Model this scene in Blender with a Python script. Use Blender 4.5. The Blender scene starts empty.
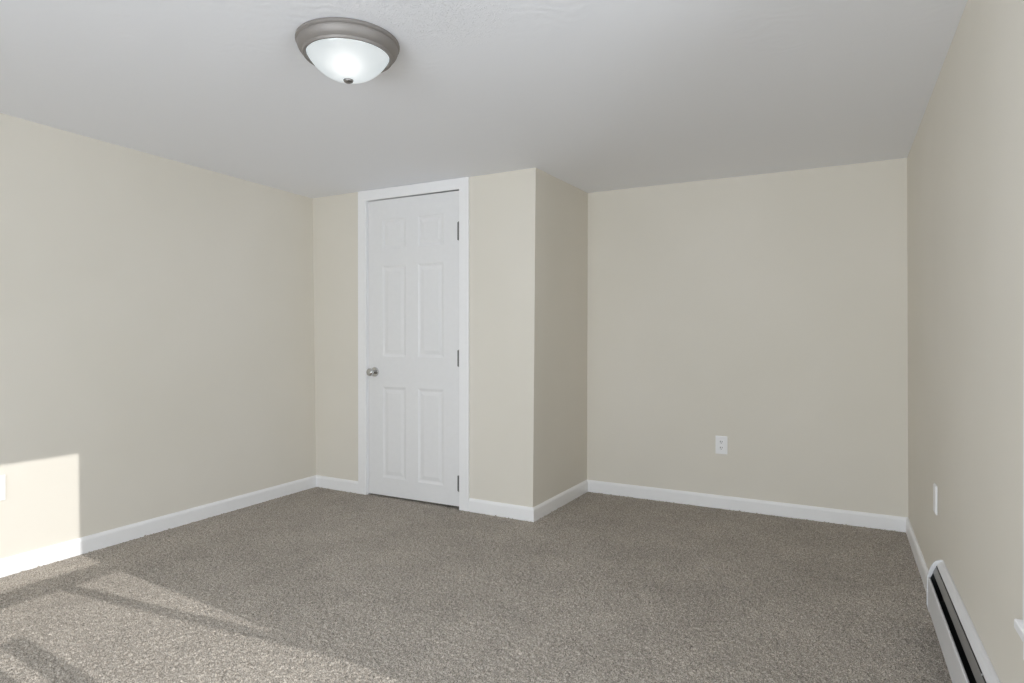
import bpy, bmesh, math, random
import numpy as np
from mathutils import Vector, Matrix
S = bpy.context.scene
COL = S.collection
random.seed(3)

# ------------------------------------------------------------------ camera
cam_d = bpy.data.cameras.new('camera')
cam = bpy.data.objects.new('camera', cam_d)
COL.objects.link(cam)
cam_d.sensor_width = 36.0
cam_d.lens = 36.0 * 626.044 / 1024.0
cam_d.clip_start = 0.01
cam.location = (0, 0, 1.1058)
cam.rotation_euler = (math.pi/2 - 0.00421, 0, 0.48674)
S.camera = cam

# ------------------------------------------------------------------ world, sun, daylight, exposure
W = bpy.data.worlds.new('sky')
S.world = W
W.use_nodes = True
bg = W.node_tree.nodes['Background']
bg.inputs['Color'].default_value = (0.80, 0.90, 1.0, 1)
bg.inputs['Strength'].default_value = 0.9

sun_d = bpy.data.lights.new('sun', 'SUN')
sun_d.energy = 2.15
sun_d.angle = math.radians(0.28)
sun_d.color = (1.0, 0.98, 0.945)
sun = bpy.data.objects.new('sun', sun_d)
COL.objects.link(sun)
SUN_DIR = Vector((-1.0, 0.082, -0.380))        # the way the light travels
sun.rotation_euler = SUN_DIR.to_track_quat('-Z', 'Y').to_euler()
sun.location = (6, 0, 4)

def window_light(name, loc, rot, sx, sy, power, color):
    d = bpy.data.lights.new(name, 'AREA')
    d.shape = 'RECTANGLE'
    d.size, d.size_y = sx, sy
    d.energy = power
    d.color = color
    o = bpy.data.objects.new(name, d)
    o.location = loc
    o.rotation_euler = rot
    COL.objects.link(o)
    return o
# daylight coming in through the window behind the camera and through the sunny window
window_light('daylight_rear', (-0.95, -1.55, 1.00), (math.pi/2, 0, 0), 2.4, 1.5, 92, (0.885, 0.945, 1.0))
window_light('daylight_right', (0.62, 1.06, 1.30), (math.pi/2, 0, math.pi/2), 0.8, 1.2, 15, (0.885, 0.945, 1.0))
S.view_settings.view_transform = 'Standard'
S.view_settings.look = 'None'
S.view_settings.gamma = 1.0
S.view_settings.use_curve_mapping = False
S.view_settings.exposure = 0.0
S.cycles.use_denoising = True
S.cycles.max_bounces = 12
S.cycles.diffuse_bounces = 8
S.cycles.sample_clamp_indirect = 6.0

# ------------------------------------------------------------------ materials
def nodes_mat(name):
    m = bpy.data.materials.new(name)
    m.use_nodes = True
    nt = m.node_tree
    return m, nt, nt.nodes['Principled BSDF'], nt.nodes['Material Output']

def srgb(r, g, b):
    f = lambda c: c/12.92 if c <= 0.04045 else ((c+0.055)/1.055)**2.4
    return (f(r/255), f(g/255), f(b/255), 1)

def noise(nt, scale, detail=2.0, rough=0.5, dist=0.0):
    tc = nt.nodes.new('ShaderNodeTexCoord')
    n = nt.nodes.new('ShaderNodeTexNoise')
    n.inputs['Scale'].default_value = scale
    n.inputs['Detail'].default_value = detail
    n.inputs['Roughness'].default_value = rough
    n.inputs['Distortion'].default_value = dist
    nt.links.new(tc.outputs['Object'], n.inputs['Vector'])
    return n

def ramp(nt, src, stops):
    r = nt.nodes.new('ShaderNodeValToRGB')
    e = r.color_ramp.elements
    while len(e) < len(stops): e.new(0.5)
    for el, (p, c) in zip(e, stops):
        el.position = p; el.color = c
    nt.links.new(src, r.inputs['Fac'])
    return r

def bump(nt, bsdf, src, strength, dist, prev=None):
    b = nt.nodes.new('ShaderNodeBump')
    b.inputs['Strength'].default_value = strength
    b.inputs['Distance'].default_value = dist
    nt.links.new(src, b.inputs['Height'])
    if prev is not None: nt.links.new(prev.outputs['Normal'], b.inputs['Normal'])
    nt.links.new(b.outputs['Normal'], bsdf.inputs['Normal'])
    return b

def simple(name, col, rough=0.5, metal=0.0, spec=0.5):
    m, nt, b, out = nodes_mat(name)
    n = noise(nt, 30.0, 3.0)
    c2 = tuple(min(1, c*1.01) for c in col[:3]) + (1,)
    c1 = tuple(c*0.99 for c in col[:3]) + (1,)
    r = ramp(nt, n.outputs['Fac'], [(0.3, c1), (0.7, c2)])
    nt.links.new(r.outputs['Color'], b.inputs['Base Color'])
    b.inputs['Roughness'].default_value = rough
    b.inputs['Metallic'].default_value = metal
    b.inputs['Specular IOR Level'].default_value = spec
    return m

def wall_paint():
    m, nt, b, out = nodes_mat('beige_wall_paint')
    n = noise(nt, 1.3, 3.0)
    r = ramp(nt, n.outputs['Fac'], [(0.3, WALL_A), (0.7, WALL_B)])
    nt.links.new(r.outputs['Color'], b.inputs['Base Color'])
    b.inputs['Roughness'].default_value = 0.62
    b.inputs['Specular IOR Level'].default_value = 0.25
    n2 = noise(nt, 240.0, 3.0)
    bump(nt, b, n2.outputs['Fac'], 0.12, 0.0015)
    return m

def ceiling_paint():
    m, nt, b, out = nodes_mat('white_brushed_ceiling_plaster')
    b.inputs['Base Color'].default_value = CEIL
    b.inputs['Roughness'].default_value = 0.8
    b.inputs['Specular IOR Level'].default_value = 0.2
    # faint trowel swirls that come and go
    tc = nt.nodes.new('ShaderNodeTexCoord')
    wv = nt.nodes.new('ShaderNodeTexWave')
    wv.wave_type = 'RINGS'; wv.rings_direction = 'Z'
    wv.inputs['Scale'].default_value = 5.0
    wv.inputs['Distortion'].default_value = 14.0
    wv.inputs['Detail'].default_value = 3.0
    wv.inputs['Detail Scale'].default_value = 1.2
    nt.links.new(tc.outputs['Object'], wv.inputs['Vector'])
    mask = ramp(nt, noise(nt, 2.6, 2.0).outputs['Fac'], [(0.52, (0, 0, 0, 1)), (0.66, (1, 1, 1, 1))])
    mul = nt.nodes.new('ShaderNodeMath'); mul.operation = 'MULTIPLY'
    nt.links.new(wv.outputs['Fac'], mul.inputs[0])
    nt.links.new(mask.outputs['Color'], mul.inputs[1])
    b1 = bump(nt, b, mul.outputs[0], 0.15, 0.003)
    # a patch of short rough strokes where the plaster was reworked beside the lamp
    dv = nt.nodes.new('ShaderNodeVectorMath'); dv.operation = 'DISTANCE'
    dv.inputs[1].default_value = (-1.17, 1.64, 2.15)
    nt.links.new(tc.outputs['Object'], dv.inputs[0])
    pm = ramp(nt, dv.outputs['Value'], [(0.05, (1, 1, 1, 1)), (0.30, (0, 0, 0, 1))])
    st = noise(nt, 34.0, 3.0, 0.65, 3.5)
    sr = ramp(nt, st.outputs['Fac'], [(0.52, (0, 0, 0, 1)), (0.66, (1, 1, 1, 1))])
    m2 = nt.nodes.new('ShaderNodeMath'); m2.operation = 'MULTIPLY'
    nt.links.new(sr.outputs['Color'], m2.inputs[0]); nt.links.new(pm.outputs['Color'], m2.inputs[1])
    b1 = bump(nt, b, m2.outputs[0], 0.6, 0.003, b1)
    n2 = noise(nt, 60.0, 4.0, 0.6)
    bump(nt, b, n2.outputs['Fac'], 0.10, 0.002, b1)
    return m

def carpet_mat():
    m, nt, b, out = nodes_mat('taupe_cut_pile_carpet')
    n = noise(nt, 250.0, 2.0, 0.6)
    r = ramp(nt, n.outputs['Fac'], [(0.30, CARPET_A), (0.70, CARPET_B)])
    n3 = noise(nt, 2.6, 4.0, 0.65)
    r3 = ramp(nt, n3.outputs['Fac'], [(0.3, (0.80, 0.80, 0.80, 1)), (0.7, (1.0, 1.0, 1.0, 1))])
    mx = nt.nodes.new('ShaderNodeMix'); mx.data_type = 'RGBA'; mx.blend_type = 'MULTIPLY'
    mx.inputs[0].default_value = 1.0
    nt.links.new(r.outputs['Color'], mx.inputs[6])
    nt.links.new(r3.outputs['Color'], mx.inputs[7])
    nt.links.new(mx.outputs[2], b.inputs['Base Color'])
    b.inputs['Roughness'].default_value = 1.0
    b.inputs['Specular IOR Level'].default_value = 0.0
    b.inputs['Sheen Weight'].default_value = 0.1
    b.inputs['Sheen Roughness'].default_value = 0.6
    return m

WALL_A = srgb(229, 224, 213); WALL_B = srgb(233, 228, 218)
CEIL = srgb(245, 246, 250)
CARPET_A = srgb(96, 90, 82); CARPET_B = srgb(223, 213, 201)
M_wall = wall_paint()
M_ceil = ceiling_paint()
M_carpet = carpet_mat()
M_trim = simple('white_semigloss_trim', srgb(250, 250, 251), 0.35)
M_door = simple('white_door_paint', srgb(240, 240, 241), 0.42)
M_dark = simple('gap_shade', srgb(40, 38, 36), 0.9)
M_nickel = simple('brushed_nickel', srgb(150, 148, 146), 0.38, 1.0)
M_satin = simple('satin_nickel_fixture', srgb(150, 145, 141), 0.58, 0.55)
M_chrome = simple('polished_chrome', srgb(205, 205, 205), 0.12, 1.0)
M_hinge = simple('steel_hinge', srgb(120, 120, 120), 0.4, 0.8)
M_plate = simple('white_plastic', srgb(249, 249, 250), 0.3)
M_slot = simple('dark_slot', srgb(84, 82, 80), 0.6)
M_heater = simple('white_heater_enamel', srgb(224, 224, 226), 0.35)
M_black = simple('black_heater_interior', srgb(14, 14, 14), 0.6)
M_damper = simple('grey_steel_damper', srgb(140, 140, 140), 0.35, 0.6)
M_fin = simple('aluminium_fins', srgb(70, 70, 70), 0.5, 0.7)
M_wood = simple('weathered_wood', srgb(140, 120, 98), 0.8)
M_siding = simple('exterior_siding', srgb(190, 190, 186), 0.7)

def glass_mat():
    m, nt, b, out = nodes_mat('window_glass')
    tr = nt.nodes.new('ShaderNodeBsdfTransparent')
    gl = nt.nodes.new('ShaderNodeBsdfGlossy'); gl.inputs['Roughness'].default_value = 0.02
    fr = nt.nodes.new('ShaderNodeFresnel'); fr.inputs['IOR'].default_value = 1.25
    mx = nt.nodes.new('ShaderNodeMixShader')
    nt.links.new(fr.outputs[0], mx.inputs[0])
    nt.links.new(tr.outputs[0], mx.inputs[1]); nt.links.new(gl.outputs[0], mx.inputs[2])
    nt.links.new(mx.outputs[0], out.inputs['Surface'])
    return m
M_glass = glass_mat()

def dome_mat():
    # lit alabaster glass: glows itself and lets the bulb behind it shine through, blurred
    m, nt, b, out = nodes_mat('frosted_alabaster_glass')
    n = noise(nt, 16.0, 4.0, 0.6, 0.8)
    r = ramp(nt, n.outputs['Fac'], [(0.3, (0.70, 0.80, 0.84, 1)), (0.7, (0.80, 0.88, 0.91, 1))])
    em = nt.nodes.new('ShaderNodeEmission'); em.inputs['Strength'].default_value = 0.46
    nt.links.new(r.outputs['Color'], em.inputs['Color'])
    tl = nt.nodes.new('ShaderNodeBsdfTranslucent'); tl.inputs['Color'].default_value = (0.75, 0.75, 0.75, 1)
    gl = nt.nodes.new('ShaderNodeBsdfGlossy'); gl.inputs['Roughness'].default_value = 0.15
    gl.inputs['Color'].default_value = (0.06, 0.06, 0.06, 1)
    a1 = nt.nodes.new('ShaderNodeAddShader'); a2 = nt.nodes.new('ShaderNodeAddShader')
    nt.links.new(em.outputs[0], a1.inputs[0]); nt.links.new(tl.outputs[0], a1.inputs[1])
    nt.links.new(a1.outputs[0], a2.inputs[0]); nt.links.new(gl.outputs[0], a2.inputs[1])
    nt.links.new(a2.outputs[0], out.inputs['Surface'])
    return m
M_dome = dome_mat()
def bulb_mat():
    m, nt, b, out = nodes_mat('lit_bulb')
    em = nt.nodes.new('ShaderNodeEmission'); em.inputs['Strength'].default_value = 2.6
    em.inputs['Color'].default_value = (1, 0.98, 0.95, 1)
    nt.links.new(em.outputs[0], out.inputs['Surface'])
    return m
M_bulb = bulb_mat()

# ------------------------------------------------------------------ helpers
def obj(name, bm, mat, parent=None, smooth=False, M=None):
    me = bpy.data.meshes.new(name)
    if M is not None: bmesh.ops.transform(bm, matrix=M, verts=bm.verts)
    bmesh.ops.recalc_face_normals(bm, faces=bm.faces)
    bm.to_mesh(me); bm.free()
    o = bpy.data.objects.new(name, me)
    COL.objects.link(o)
    if mat: me.materials.append(mat)
    if parent is not None: o.parent = parent
    if smooth:
        for p in me.polygons: p.use_smooth = True
        me.set_sharp_from_angle(angle=math.radians(38))
    return o
def struct(name, bm, mat, parent=None, **k):
    o = obj(name, bm, mat, parent, **k)
    if parent is None: o['kind'] = 'structure'
    return o
def thing(name, label, cat, loc=(0, 0, 0), rz=0.0):
    o = bpy.data.objects.new(name, None)
    o.empty_display_size = 0.1
    COL.objects.link(o)
    o.location = loc; o.rotation_euler = (0, 0, rz)
    o['label'] = label; o['category'] = cat
    return o
def add_box(bm, x0, x1, y0, y1, z0, z1, M=None, bev=0.0):
    v = [bm.verts.new((x, y, z)) for x in (x0, x1) for y in (y0, y1) for z in (z0, z1)]
    if M is not None:
        for a in v: a.co = M @ a.co
    fs = [bm.faces.new([v[i] for i in q]) for q in
          ((0, 1, 3, 2), (4, 6, 7, 5), (0, 4, 5, 1), (2, 3, 7, 6), (0, 2, 6, 4), (1, 5, 7, 3))]
    if bev > 0:
        es = list({e for f in fs for e in f.edges})
        bmesh.ops.bevel(bm, geom=es, offset=bev, segments=2, affect='EDGES', profile=0.5)
def box(x0, x1, y0, y1, z0, z1, M=None, bev=0.0):
    bm = bmesh.new(); add_box(bm, x0, x1, y0, y1, z0, z1, M, bev); return bm
def add_prism(bm, prof, a, b, M=None):
    # profile in (p, q) swept along the local x axis from a to b: local coords (x, p, q)
    n = len(prof)
    A = [bm.verts.new((a, p, q)) for p, q in prof]
    B = [bm.verts.new((b, p, q)) for p, q in prof]
    if M is not None:
        for v in A+B: v.co = M @ v.co
    for i in range(n):
        j = (i+1) % n
        bm.faces.new((A[i], A[j], B[j], B[i]))
    bm.faces.new(A[::-1]); bm.faces.new(B)
def prism(prof, a, b, M=None):
    bm = bmesh.new(); add_prism(bm, prof, a, b, M); return bm
def add_lathe(bm, prof, n=48, M=None, caps=True):
    rings = []
    for r, z in prof:
        if r < 1e-6:
            rings.append([bm.verts.new((0, 0, z))])
        else:
            rings.append([bm.verts.new((r*math.cos(2*math.pi*k/n), r*math.sin(2*math.pi*k/n), z)) for k in range(n)])
    for a, b in zip(rings, rings[1:]):
        for k in range(n):
            j = (k+1) % n
            if len(a) == 1 and len(b) == 1: continue
            if len(a) == 1: bm.faces.new((a[0], b[j], b[k]))
            elif len(b) == 1: bm.faces.new((a[k], a[j], b[0]))
            else: bm.faces.new((a[k], a[j], b[j], b[k]))
    if M is not None:
        for ring in rings:
            for v in ring: v.co = M @ v.co
def lathe(prof, n=48, M=None):
    bm = bmesh.new(); add_lathe(bm, prof, n, M); return bm

# ------------------------------------------------------------------ room plan
L = Vector((-3.4884, 3.4567)); C = Vector((-1.6586, 3.4035))
I = Vector((-1.6415, 4.2627)); R = Vector((0.3304, 4.2159))
LN = L + (Vector((-3.4537, 1.4565)) - L) * (4.66/2.0)      # left wall continued behind the camera
RN = Vector((0.3490, -1.20))                               # right wall continued behind the camera
LN = Vector((L.x + (LN.x-L.x)*((-1.20-L.y)/(LN.y-L.y)), -1.20))

# the ceiling of an old room: nearly level, a centimetre out here and there
_cp = np.array([[L.x, L.y, 2.159], [C.x, C.y, 2.137], [I.x, I.y, 2.1605], [R.x, R.y, 2.139],
                [-3.4537, 1.457, 2.1532], [0.339, 2.367, 2.150], [-1.5, -1.0, 2.15]])
_A = np.c_[_cp[:, :2], np.ones(len(_cp))]
_pl = np.linalg.lstsq(_A, _cp[:, 2], rcond=None)[0]
_K = lambda P, Q: np.exp(-((P[:, None, :]-Q[None, :, :])**2).sum(-1)/(2*0.75**2))
_w = np.linalg.solve(_K(_cp[:, :2], _cp[:, :2]) + 0.02*np.eye(len(_cp)), _cp[:, 2] - _A @ _pl)
def ceil_z(x, y):
    P = np.atleast_2d(np.array([x, y]).T).astype(float)
    return (np.c_[P, np.ones(len(P))] @ _pl + _K(P, _cp[:, :2]) @ _w)

def frame(A, B):
    # local x runs along the wall from A to B, local y points OUT of the room, z up
    d = (B-A).normalized()
    n = Vector((-d.y, d.x))
    return Matrix(((d.x, n.x, 0, A.x), (d.y, n.y, 0, A.y), (0, 0, 1, 0), (0, 0, 0, 1))), (B-A).length

TH = 0.14
ZT = 2.20
ML, lenL = frame(LN, L)        # left wall: rear to far
MD, lenD = frame(L, C)         # closet front
MS, lenS = frame(C, I)         # closet side
MB, lenB = frame(I, R)         # back wall
MR, lenR = frame(R, RN)        # right wall: far to rear
MN, lenN = frame(RN, LN)       # rear wall

# floor slab with real carpet pile
def floor_mesh():
    xs = np.arange(-3.60, 0.4601, 0.0032)
    ys = np.concatenate([np.arange(-1.30, 0.40, 0.010), np.arange(0.40, 4.36, 0.0032)])
    rng = np.random.default_rng(5)
    nx, ny = len(xs), len(ys)
    def blur(a, k):
        for _ in range(k):
            a = (np.roll(a, 1, 0) + 2*a + np.roll(a, -1, 0))/4
            a = (np.roll(a, 1, 1) + 2*a + np.roll(a, -1, 1))/4
        return a
    h = blur(rng.standard_normal((ny, nx)), 1)
    h2 = blur(rng.standard_normal((ny, nx)), 4)
    h = h/h.std()*0.0021 + h2/h2.std()*0.0007
    big = blur(rng.standard_normal((ny//15+2, nx//15+2)), 3)
    big = big/big.std()*0.0008
    h = h + np.repeat(np.repeat(big, 15, 0), 15, 1)[:ny, :nx]*0.3
    h = np.clip(h, -0.0085, 0.0085)
    X, Y = np.meshgrid(xs, ys)
    jx = rng.uniform(-1, 1, X.shape)*0.0009; jy = rng.uniform(-1, 1, X.shape)*0.0009
    jx[:, 0] = jx[:, -1] = 0
    V = np.stack([X+jx, Y+jy, h], -1).reshape(-1, 3)
    idx = np.arange(nx*ny).reshape(ny, nx)
    F = np.stack([idx[:-1, :-1], idx[:-1, 1:], idx[1:, 1:], idx[1:, :-1]], -1).reshape(-1, 4)
    me = bpy.data.meshes.new('floor')
    me.vertices.add(len(V)); me.vertices.foreach_set('co', V.ravel())
    me.loops.add(F.size); me.loops.foreach_set('vertex_index', F.ravel().astype(np.int32))
    me.polygons.add(len(F))
    me.polygons.foreach_set('loop_start', np.arange(0, F.size, 4, dtype=np.int32))
    me.polygons.foreach_set('use_smooth', np.ones(len(F), dtype=bool))
    me.update(calc_edges=True); me.validate()
    me.materials.append(M_carpet)
    o = bpy.data.objects.new('floor', me); COL.objects.link(o)
    o['kind'] = 'structure'
floor_mesh()

def ceiling_mesh():
    bm = bmesh.new()
    xs = np.linspace(-3.60, 0.46, 42); ys = np.linspace(-1.32, 4.36, 58)
    lo = [[bm.verts.new((x, y, float(ceil_z(x, y)[0]))) for x in xs] for y in ys]
    hi = [[bm.verts.new((x, y, 2.30)) for x in (xs[0], xs[-1])] for y in (ys[0], ys[-1])]
    for j in range(len(ys)-1):
        for i in range(len(xs)-1):
            bm.faces.new((lo[j][i], lo[j+1][i], lo[j+1][i+1], lo[j][i+1]))
    bm.faces.new((hi[0][0], hi[0][1], hi[1][1], hi[1][0]))
    bm.faces.new([hi[0][0]] + lo[0] + [hi[0][1]])
    bm.faces.new([hi[1][1]] + lo[-1][::-1] + [hi[1][0]])
    bm.faces.new([hi[1][0]] + [r[0] for r in lo][::-1] + [hi[0][0]])
    bm.faces.new([hi[0][1]] + [r[-1] for r in lo] + [hi[1][1]])
    struct('ceiling', bm, M_ceil, smooth=True)
ceiling_mesh()

def lean_walls(bm, fn):
    # old plaster walls are a touch out of plumb: fn(x, y) gives the sideways drift at ceiling height
    for v in bm.verts:
        d = fn(v.co.x, v.co.y)*v.co.z/2.15
        v.co.x += d
def wall(name, M, x0, x1, holes=(), lean=None):
    # solid wall slab, local y 0..TH outward, with rectangular openings (xa, xb, za, zb)
    bm = bmesh.new()
    cuts = sorted({x0, x1, *[h[0] for h in holes], *[h[1] for h in holes]})
    for a, b in zip(cuts, cuts[1:]):
        hs = [h for h in holes if h[0] <= a+1e-6 and h[1] >= b-1e-6]
        if hs:
            h = hs[0]
            if h[2] > -0.02: add_box(bm, a, b, 0, TH, -0.05, h[2], M)
            add_box(bm, a, b, 0, TH, h[3], ZT, M)
        else:
            add_box(bm, a, b, 0, TH, -0.05, ZT, M)
    if lean: lean_walls(bm, lean)
    return struct(name, bm, M_wall)

# door opening in the closet front
UL, UR = 0.5150, 1.2935                          # door leaf edges along the wall
def door_top(u): return 2.0745 + (u-UL)/(UR-UL)*(2.0640-2.0745)
HT = 2.066

# window openings on the right wall (local x measured from the far corner) and the rear wall
def right_u(y): return (R.y - y)/ (R.y-RN.y) * lenR
WY0, WY1, WZ0, WZ1 = 0.55, 1.575, 0.505, 2.061    # sunny window opening
holeR = (right_u(WY1), right_u(WY0), WZ0, WZ1)
def rear_u(x): return (RN.x - x)/(RN.x-LN.x)*lenN
holeN = (rear_u(0.20), rear_u(-2.10), 0.30, 1.90)

wall('wall_left', ML, -TH, lenL+TH, lean=lambda x, y: -0.034*(y-1.46)/2.0)
wall('wall_closet_front', MD, -0.06, lenD, [(UL-0.018, UR+0.018, -0.05, 2.095)], lean=lambda x, y: 0.019 if x > -1.75 else 0.0)
wall('wall_closet_side', MS, 0, lenS, lean=lambda x, y: 0.019-0.013*(y-C.y)/(I.y-C.y))
wall('wall_back', MB, -0.05, lenB+TH)
wall('wall_right', MR, -0.05, lenR+TH, [holeR], lean=lambda x, y: -0.011*(y-2.37)/1.85)
wall('wall_rear', MN, 0, lenN, [holeN])

# dark sheet added behind the door: its colour stands in for gap shade
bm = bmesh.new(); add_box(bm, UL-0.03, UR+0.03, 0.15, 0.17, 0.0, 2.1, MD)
struct('closet_gap_shade', bm, M_dark)

# ------------------------------------------------------------------ baseboards
BH, BT = 0.0858, 0.013
BP = [(0.0, 0.001), (-BT, 0.001), (-BT, BH-0.016), (-BT*0.75, BH-0.007), (-BT*0.42, BH), (0.0, BH)]
def baseboard(name, M, x0, x1, m0=0.0, m1=0.0):
    # m0 / m1: mitre factor at the ends (+1 outside corner grows, -1 inside corner shrinks)
    bm = bmesh.new()
    A = [bm.verts.new(M @ Vector((x0 - m0*(-p), p, q))) for p, q in BP]
    B = [bm.verts.new(M @ Vector((x1 + m1*(-p), p, q))) for p, q in BP]
    n = len(BP)
    for i in range(n):
        j = (i+1) % n
        bm.faces.new((A[i], A[j], B[j], B[i]))
    bm.faces.new(A[::-1]); bm.faces.new(B)
    return struct(name, bm, M_trim)
CW0, CW1 = 0.4320, 1.3735                        # outer edges of the door casing
baseboard('baseboard_left', ML, 0, lenL, 0, -1)
baseboard('baseboard_closet_left', MD, 0, CW0, -1, 0)
baseboard('baseboard_closet_right', MD, CW1, lenD, 0, 1)
baseboard('baseboard_closet_side', MS, 0, lenS, 1, -1)
baseboard('baseboard_back', MB, 0, lenB, -1, -1)
HY1, HY0 = 2.830, 0.70                            # heater far and near ends
baseboard('baseboard_right', MR, 0, right_u(HY1)-0.004, -1, 0)
baseboard('baseboard_rear', MN, 0, lenN, -1, -1)

# ------------------------------------------------------------------ door casing, jamb, door
def casing():
    bm = bmesh.new()
    def ct(u):
        p = MD @ Vector((u, 0, 0)); return float(ceil_z(p.x, p.y)[0]) - 0.0015
    t = 0.016
    zl, zr = door_top(UL)+0.006, door_top(UR)+0.006
    il, ir = UL-0.009, UR+0.008
    # legs
    def leg(a, b, outer):
        prof = [(a, 0), (a, -t), (b, -t), (b, 0)]
        za = 0.001
        V0 = [bm.verts.new(MD @ Vector((x, y, za))) for x, y in prof]
        top = lambda x: zl if x == il else (zr if x == ir else ct(x))
        V1 = [bm.verts.new(MD @ Vector((x, y, top(x)))) for x, y in prof]
        for i in range(4):
            j = (i+1) % 4
            bm.faces.new((V0[i], V0[j], V1[j], V1[i]))
        bm.faces.new(V0[::-1]); bm.faces.new(V1)
    leg(CW0, il, True); leg(ir, CW1, True)
    # head, mitred to the legs
    P = [(CW0, ct(CW0)), (il, zl), (ir, zr), (CW1, ct(CW1))]
    F = [bm.verts.new(MD @ Vector((x, -t, z))) for x, z in P]
    K = [bm.verts.new(MD @ Vector((x, 0, z))) for x, z in P]
    bm.faces.new(F); bm.faces.new(K[::-1])
    for i in range(4):
        j = (i+1) % 4
        bm.faces.new((F[i], K[i], K[j], F[j]))
    bmesh.ops.remove_doubles(bm, verts=bm.verts, dist=1e-5)
    return bm
o = struct('trim_1', casing(), M_trim)
# rounded eased edges on the casing
md = o.modifiers.new('eased_edge', 'BEVEL'); md.width = 0.003; md.segments = 2; md.limit_method = 'ANGLE'; md.angle_limit = math.radians(60)
# jamb lining with stop
bm = bmesh.new()
add_box(bm, UL-0.020, UL-0.005, 0.0, 0.13, 0.001, 2.09, MD)
add_box(bm, UR+0.005, UR+0.020, 0.0, 0.13, 0.001, 2.09, MD)
add_box(bm, UL-0.018, UR+0.018, 0.0, 0.13, 2.079, 2.095, MD)
add_box(bm, UL-0.003, UL+0.012, 0.042, 0.060, 0.001, 2.079, MD)
add_box(bm, UR-0.012, UR+0.003, 0.042, 0.060, 0.001, 2.079, MD)
struct('trim_2', bm, M_trim)

def door_leaf():
    bm = bmesh.new()
    g = 0.001
    u0, u1 = UL, UR
    zb0, zb1 = 0.014, 0.020
    cols = [(0.648, 0.852), (0.957, 1.168)]
    rows = [(0.140, 0.772), (0.982, 1.612), (1.728, 1.932)]
    us = [u0, cols[0][0], cols[0][1], cols[1][0], cols[1][1], u1]
    def zl(k, u):
        base = [None, rows[0][0], rows[0][1], rows[1][0], rows[1][1], rows[2][0], rows[2][1], None]
        f = (u-u0)/(u1-u0)
        if k == 0: return zb0 + (zb1-zb0)*f
        if k == 7: return door_top(u)
        return base[k] + (0.5-f)*0.008*(base[k]/2.0)
    Y = 0.001                                   # face of the leaf just behind the casing plane
    G = [[bm.verts.new((u, Y, zl(k, u))) for u in us] for k in range(8)]
    rings = [(0.010, 0.0042), (0.017, 0.0060), (0.022, 0.0060), (0.046, 0.0018)]
    for k in range(7):
        for c in range(5):
            q = [G[k][c], G[k][c+1], G[k+1][c+1], G[k+1][c]]
            if c in (1, 3) and k in (1, 3, 5):
                prev = q
                for off, dep in rings:
                    cx = [v.co.copy() for v in q]
                    sg = [(1, 1), (-1, 1), (-1, -1), (1, -1)]
                    cur = [bm.verts.new((p.x+sx*off, Y+dep, p.z+sz*off)) for p, (sx, sz) in zip(cx, sg)]
                    for i in range(4):
                        j = (i+1) % 4
                        bm.faces.new((prev[i], prev[j], cur[j], cur[i]))
                    prev = cur
                bm.faces.new(prev)
            else:
                bm.faces.new(q)
    # edges and back
    D = Y + 0.035
    bk = [bm.verts.new((u, D, z)) for u, z in ((u0, zl(0, u0)), (u1, zl(0, u1)), (u1, zl(7, u1)), (u0, zl(7, u0)))]
    bm.faces.new(bk)
    bm.faces.new(G[0] + [bk[1], bk[0]])
    bm.faces.new(G[7] + [bk[2], bk[3]])
    bm.faces.new([r[0] for r in G] + [bk[3], bk[0]])
    bm.faces.new([r[-1] for r in G] + [bk[2], bk[1]])
    return bm
door = struct('door_1', door_leaf(), M_door)
door.matrix_world = MD
door['label'] = 'white six-panel closet door in the white casing'
# knob: rosette, neck, round knob with a flat face
ku, kz = 0.5775, 0.8735
kp = [(0.0335, 0.0), (0.0335, 0.004), (0.0315, 0.008), (0.024, 0.0105), (0.0125, 0.013), (0.0115, 0.026),
      (0.0150, 0.031), (0.0235, 0.037), (0.0272, 0.046), (0.0272, 0.054), (0.0245, 0.061), (0.0195, 0.0645), (0.012, 0.066), (0.0, 0.0662)]
RM = Matrix.Translation((ku, 0.001, kz)) @ Matrix.Rotation(math.pi/2, 4, 'X')
k = obj('door_knob', lathe(kp, 40, RM), M_chrome, door, smooth=True)
k['label'] = 'polished chrome round knob'
for hz, hh in ((1.803, 0.058), (0.980, 0.052), (0.169, 0.050)):
    bm = bmesh.new()
    RMh = Matrix.Translation((UR+0.0015, -0.004, hz))
    seg = 5
    for s in range(seg):
        a = -hh + 2*hh*s/seg + 0.0006; b = -hh + 2*hh*(s+1)/seg - 0.0006
        add_lathe(bm, [(0.0, a), (0.0060, a), (0.0060, b), (0.0, b)], 16, RMh)
    add_lathe(bm, [(0.0, hh), (0.0042, hh), (0.0045, hh+0.003), (0.0, hh+0.005)], 16, RMh)
    add_lathe(bm, [(0.0, -hh-0.004), (0.0045, -hh-0.003), (0.0042, -hh), (0.0, -hh)], 16, RMh)
    add_box(bm, UR-0.014, UR+0.0005, -0.0006, 0.004, hz-hh, hz+hh)
    h = obj('hinge', bm, M_hinge, door, smooth=True)
    h['label'] = 'grey steel hinge'

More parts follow.
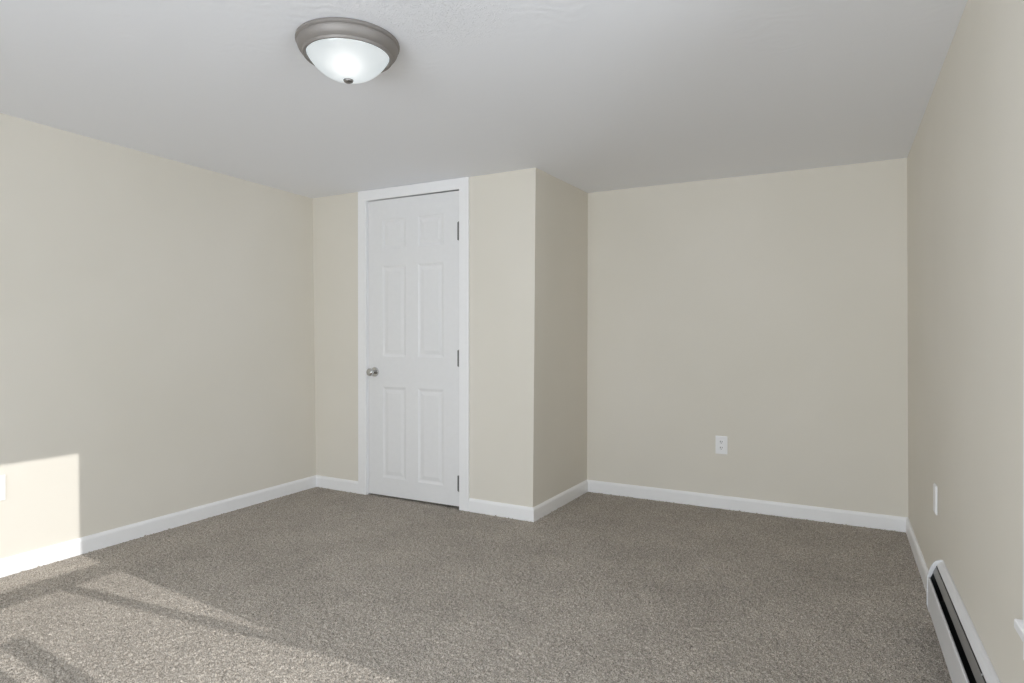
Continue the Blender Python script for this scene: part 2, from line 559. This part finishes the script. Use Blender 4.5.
# ------------------------------------------------------------------ ceiling light
LX, LY = -1.540, 1.680
LZ = float(ceil_z(LX, LY)[0])
lamp = thing('ceiling_light', 'round flush ceiling light with frosted glass dome and brushed nickel rim, lit', 'ceiling light', (LX, LY, LZ))
pan = [(0.0, 0.0), (0.174, 0.0), (0.1770, -0.002), (0.1780, -0.006), (0.1775, -0.011), (0.1745, -0.014), (0.1715, -0.0155), (0.1712, -0.0175),
       (0.1728, -0.0195), (0.1715, -0.026), (0.1680, -0.034), (0.1625, -0.041), (0.1570, -0.0455), (0.1550, -0.0475), (0.1545, -0.0520), (0.1520, -0.0550), (0.1470, -0.0555), (0.1430, -0.0530),
       (0.1420, -0.045), (0.150, -0.034), (0.160, -0.02), (0.16, -0.004), (0.0, -0.004)]
o = obj('base_pan', lathe(pan, 96), M_satin, lamp, smooth=True); o['label'] = 'stepped brushed nickel rim'
dome = []
DR, DS = 0.1405, 0.084                     # bowl: rim radius and depth, a shallow spherical cap
RC = (DR*DR+DS*DS)/(2*DS); A0 = math.asin(DR/RC)
for i in range(25):
    a = A0*(1-i/24)
    dome.append((RC*math.sin(a) if i < 24 else 0.0, -0.049 - (RC*math.cos(a) - (RC-DS))))
o = obj('glass_shade', lathe([(0.1395, -0.044), (0.1412, -0.046)] + dome, 96), M_dome, lamp, smooth=True); o['label'] = 'glowing frosted glass bowl'
bz = dome[-1][1]
fin = [(0.0, bz+0.001), (0.0165, bz+0.0030), (0.0175, bz-0.001), (0.0160, bz-0.0055), (0.0100, bz-0.0090), (0.0, bz-0.0105)]
o = obj('finial', lathe(fin, 32), M_nickel, lamp, smooth=True)
bp = []
for i in range(17):
    a = math.pi*i/16
    bp.append((0.029*math.sin(a) if 0 < i < 16 else 0.0, -0.048-0.031*math.cos(a)))
o = obj('bulb', lathe(bp, 32, Matrix.Translation((0.0315, -0.041, -0.028))), M_bulb, lamp, smooth=True)
o = obj('socket', lathe([(0.0, -0.004), (0.016, -0.004), (0.016, -0.050), (0.0, -0.050)], 24, Matrix.Translation((0.0315, -0.041, 0))), M_plate, lamp)

# ------------------------------------------------------------------ outlets and wall plates
def plate_mesh(w, h, t=0.0055):
    bm = bmesh.new()
    # plate with a rounded rim: face towards -y
    add_box(bm, -w/2, w/2, -t, 0.0, -h/2, h/2)
    fr = [e for e in bm.edges if all(abs(v.co.y + t) < 1e-6 for v in e.verts)]
    bmesh.ops.bevel(bm, geom=fr, offset=0.003, segments=3, affect='EDGES')
    return bm
def outlet(label, loc, rz, w=0.075, h=0.117, name='wall_outlet'):
    t = thing(name, label, 'electrical outlet', loc, rz)
    obj('cover_plate', plate_mesh(w, h), M_plate, t, smooth=True)
    for s in (1, -1):
        bm = bmesh.new()
        add_lathe(bm, [(0.0, 0.0072), (0.0155, 0.0072), (0.0170, 0.0062), (0.0170, 0.004), (0.0, 0.004)], 28,
                  Matrix.Translation((0, 0, s*0.0195)) @ Matrix.Rotation(math.pi/2, 4, 'X'))
        for v in bm.verts:
            v.co.z = s*0.0195 + max(-0.0135, min(0.0135, v.co.z - s*0.0195))
        rc = obj('receptacle', bm, M_plate, t)
        sl = bmesh.new()
        add_box(sl, -0.0078, -0.0040, -0.0076, -0.0068, s*0.0195-0.001, s*0.0195+0.008)
        add_box(sl, 0.0040, 0.0074, -0.0076, -0.0068, s*0.0195, s*0.0195+0.007)
        add_lathe(sl, [(0.0, 0.0076), (0.0026, 0.0076), (0.0026, 0.0068), (0.0, 0.0068)], 14,
                  Matrix.Translation((0, 0, s*0.0195-0.0065)) @ Matrix.Rotation(math.pi/2, 4, 'X'))
        o = obj('slots', sl, M_slot, rc); o['label'] = 'dark plug slots'
    obj('screw', lathe([(0.0, 0.0066), (0.0025, 0.0064), (0.0034, 0.0055), (0.0, 0.0050)], 16, Matrix.Rotation(math.pi/2, 4, 'X')), M_plate, t, smooth=True)
    return t
def on_wall(M, x, z, y=-0.0003):
    p = M @ Vector((x, y, z)); return (p.x, p.y, p.z)
def ang(M): return math.atan2(M[1][0], M[0][0])
def back_u(x): return (x - I.x)/(R.x-I.x)*lenB
outlet('white duplex outlet on the beige back wall above its baseboard', on_wall(MB, back_u(-0.700), 0.4150), ang(MB))
def left_u(y): return (y-LN.y)/(L.y-LN.y)*lenL
outlet('white outlet at the left picture edge inside the sunlit patch on the left wall', on_wall(ML, left_u(1.435), 0.4140), ang(ML))
# blank/coax plate on the right wall
t = thing('wall_plate', 'plain white cover plate on the right wall between back corner and heater', 'wall plate', on_wall(MR, right_u(3.045), 0.4570), ang(MR))
obj('cover_plate', plate_mesh(0.074, 0.115, 0.0065), M_plate, t, smooth=True)
for s in (1, -1):
    obj('screw', lathe([(0.0, 0.0075), (0.0025, 0.0074), (0.0034, 0.0065), (0.0, 0.006)], 16, Matrix.Translation((0, 0, s*0.042)) @ Matrix.Rotation(math.pi/2, 4, 'X')), M_plate, t, smooth=True)

# ------------------------------------------------------------------ baseboard heater on the right wall
# local frame of the right wall: x from the far corner to the rear, y out of the room, so the heater lies at negative y
def wall_x(y): return R.x + (RN.x-R.x)*((R.y-y)/(R.y-RN.y))
hp = MR @ Vector((right_u(HY1), 0, 0))
heater = thing('baseboard_heater', 'long white baseboard heater with dark slot along the right wall', 'heater', (hp.x, hp.y, 0.0), ang(MR))
HL = right_u(HY0) - right_u(HY1)
g = -0.0006
def sheet(pts, th):
    # closed profile of a bent sheet: offset polyline (y, z)
    P = [Vector(p) for p in pts]; Q = []
    for i, p in enumerate(P):
        d = (P[min(i+1, len(P)-1)] - P[max(i-1, 0)]).normalized()
        Q.append(p + Vector((-d.y, d.x))*th)
    return [tuple(p) for p in P] + [tuple(q) for q in reversed(Q)]
HD = 0.050        # depth of the heater from the wall
# back panel: flat against the wall, its head rolled forward
back = [(-0.0003, 0.03), (-0.0003, 0.2735), (-0.006, 0.2730), (-0.0125, 0.2695), (-0.0225, 0.2590), (-0.0235, 0.2545), (-0.0222, 0.2548),
        (-0.0214, 0.2582), (-0.0118, 0.2680), (-0.006, 0.2712), (-0.0022, 0.2715), (-0.0022, 0.03)]
obj('back_panel', prism(back, 0.006, HL-0.006), M_heater, heater)
# front cover: lip at the slot, face, bottom return
front = [(-0.0440, 0.2060), (-0.0475, 0.2080), (-HD, 0.2040), (-HD-0.001, 0.185), (-HD-0.002, 0.095), (-HD+0.004, 0.082), (-HD+0.014, 0.080)]
obj('front_cover', prism(sheet(front, 0.0014), 0.006, HL-0.006), M_heater, heater)
# damper blade inside the slot
damp = [(-0.0250, 0.2490), (-0.0285, 0.2440), (-0.0345, 0.2300), (-0.0352, 0.2270)]
o = obj('damper', prism(sheet(damp, 0.0012), 0.009, HL-0.009), M_damper, heater); o['label'] = 'grey steel damper blade in the slot'
# dark interior: liner, finned pipe
o = obj('liner', prism([(-0.004, 0.045), (-0.004, 0.262), (-0.006, 0.262), (-0.006, 0.045)], 0.008, HL-0.008), M_black, heater)
o = obj('inner_shield', prism(sheet([(-0.0485, 0.199), (-0.0455, 0.19), (-0.0450, 0.10)], 0.001), 0.008, HL-0.008), M_black, heater)
inner = [(-0.002, 0.05), (-0.002, 0.266), (-0.012, 0.2660), (-0.0225, 0.2560), (-0.0435, 0.2030), (-0.0470, 0.195), (-0.0470, 0.09), (-0.040, 0.05)]
for a in (0.0072, HL-0.0082):
    obj('end_shade_plate', prism(inner, a, a+0.001), M_black, heater)  # black plates added inside the caps as painted shade, so slot ends look dark
bm = bmesh.new()
add_lathe(bm, [(0.0, 0.013), (0.009, 0.013), (0.009, HL-0.013), (0.0, HL-0.013)], 16,
          Matrix.Translation((0, -0.026, 0.125)) @ Matrix.Rotation(math.pi/2, 4, 'Y'))
for i in range(150):
    x = 0.10 + i*(HL-0.2)/149
    add_box(bm, x, x+0.0006, -0.043, -0.009, 0.095, 0.155)
o = obj('heating_element', bm, M_fin, heater); o['label'] = 'dark finned pipe inside'
for x in (0.86, 1.62):
    bm = prism(sheet([(-0.0245, 0.2520), (-0.034, 0.2150), (-0.0455, 0.2040)], 0.0016), x, x+0.006)
    obj('bracket', bm, M_heater, heater)
# end caps: rounded head, full depth
cap = [(g, 0.018), (g, 0.2745), (-0.010, 0.2765), (-0.022, 0.2730), (-0.032, 0.2650), (-0.0415, 0.2480), (-0.0480, 0.2290), (-HD-0.0035, 0.206),
       (-HD-0.0045, 0.150), (-HD-0.0045, 0.100), (-HD+0.002, 0.075), (-0.030, 0.060), (-0.028, 0.018)]
for a in (0.0, HL-0.007):
    bm = prism(cap, a, a+0.007)
    e = obj('end_cap', bm, M_heater, heater)
    mdf = e.modifiers.new('eased_edge', 'BEVEL'); mdf.width = 0.0016; mdf.segments = 2; mdf.limit_method = 'ANGLE'; mdf.angle_limit = math.radians(50)
# feet so that the long cover rests on the carpet
for x in (0.90, 1.70):
    obj('foot', box(x, x+0.02, -0.040, -0.004, 0.004, 0.085), M_black, heater)

# ------------------------------------------------------------------ windows
def rect_ring(bm, x0, x1, z0, z1, w, y0, y1, M, wb=None, wt=None):
    wb = w if wb is None else wb; wt = w if wt is None else wt
    add_box(bm, x0, x0+w, y0, y1, z0, z1, M)
    add_box(bm, x1-w, x1, y0, y1, z0, z1, M)
    add_box(bm, x0+w, x1-w, y0, y1, z0, z0+wb, M)
    add_box(bm, x0+w, x1-w, y0, y1, z1-wt, z1, M)
def double_hung(name, M, h, sl, mid):
    x0, x1, z0, z1 = h
    bm = bmesh.new()
    j = 0.018
    rect_ring(bm, x0, x1, z0, z1, j, 0.0, TH, M)                     # jamb lining
    fr = struct(name, bm, M_trim)
    lo = bmesh.new(); rect_ring(lo, x0+j, x1-j, z0+j, mid+0.022, sl, 0.040, 0.072, M, wb=0.062, wt=0.050)
    obj('lower_sash', lo, M_trim, fr)
    up = bmesh.new(); rect_ring(up, x0+j, x1-j, mid-0.026, z1-j, sl, 0.074, 0.106, M, wb=0.050, wt=0.040)
    obj('upper_sash', up, M_trim, fr)
    gl = bmesh.new()
    add_box(gl, x0+j+sl, x1-j-sl, 0.055, 0.058, z0+j+0.062, mid-0.024, M)
    obj('lower_pane', gl, M_glass, fr)
    gl = bmesh.new()
    add_box(gl, x0+j+sl, x1-j-sl, 0.089, 0.092, mid+0.024, z1-j-0.040, M)
    obj('upper_pane', gl, M_glass, fr)
    return fr
double_hung('window_1', MR, holeR, 0.078, 1.353)
double_hung('window_2', MN, holeN, 0.060, 1.26)

def window_trim(n, M, h, w, ext, z_stool, nose=0.024):
    x0, x1, z0, z1 = h
    bm = bmesh.new()
    add_box(bm, x0-w, x0+0.004, -0.013, -0.0002, z_stool, z1+w, M)
    add_box(bm, x1-0.004, x1+w, -0.013, -0.0002, z_stool, z1+w, M)
    add_box(bm, x0+0.004, x1-0.004, -0.013, -0.0002, z1-0.004, z1+w, M)
    struct('trim_%d' % n, bm, M_trim)
    bm = bmesh.new()
    add_box(bm, x0-w-ext, x1+w+ext, -nose, -0.0002, z_stool-0.021, z_stool, M, bev=0.003)
    add_box(bm, x0+0.018, x1-0.018, -0.0004, 0.040, z_stool-0.019, z_stool-0.001, M)
    add_box(bm, x0-w, x1+w, -0.012, -0.0002, z_stool-0.075, z_stool-0.021, M)
    struct('trim_%d' % (n+1), bm, M_trim)
window_trim(3, MR, holeR, 0.048, 0.019, 0.524)
window_trim(5, MN, holeN, 0.070, 0.012, 0.320)

# unseen slats and a slanted bar added outside the sunny window: they cast the stripes on the carpet
bm = bmesh.new()
for i in range(4):
    y1 = 0.935 - i*0.142
    add_box(bm, 0.560, 0.585, y1-0.080, y1, -0.3, 1.240)
add_box(bm, 0.586, 0.625, 0.40, 0.935, 0.10, 0.19)
struct('trim_7', bm, M_wood)
bm = bmesh.new()
def caster_bar(p, q, r):
    d = q-p
    Mx = Matrix.Translation(p) @ d.to_track_quat('Z', 'Y').to_matrix().to_4x4()
    add_lathe(bm, [(0, 0), (r, 0), (r, d.length), (0, d.length)], 16, Mx)
caster_bar(Vector((1.2, 1.156, 1.665)), Vector((1.2, 1.90, 0.0)), 0.028)
struct('trim_8', bm, M_wood)  # unseen bar added in place of a branch; casts the diagonal streak
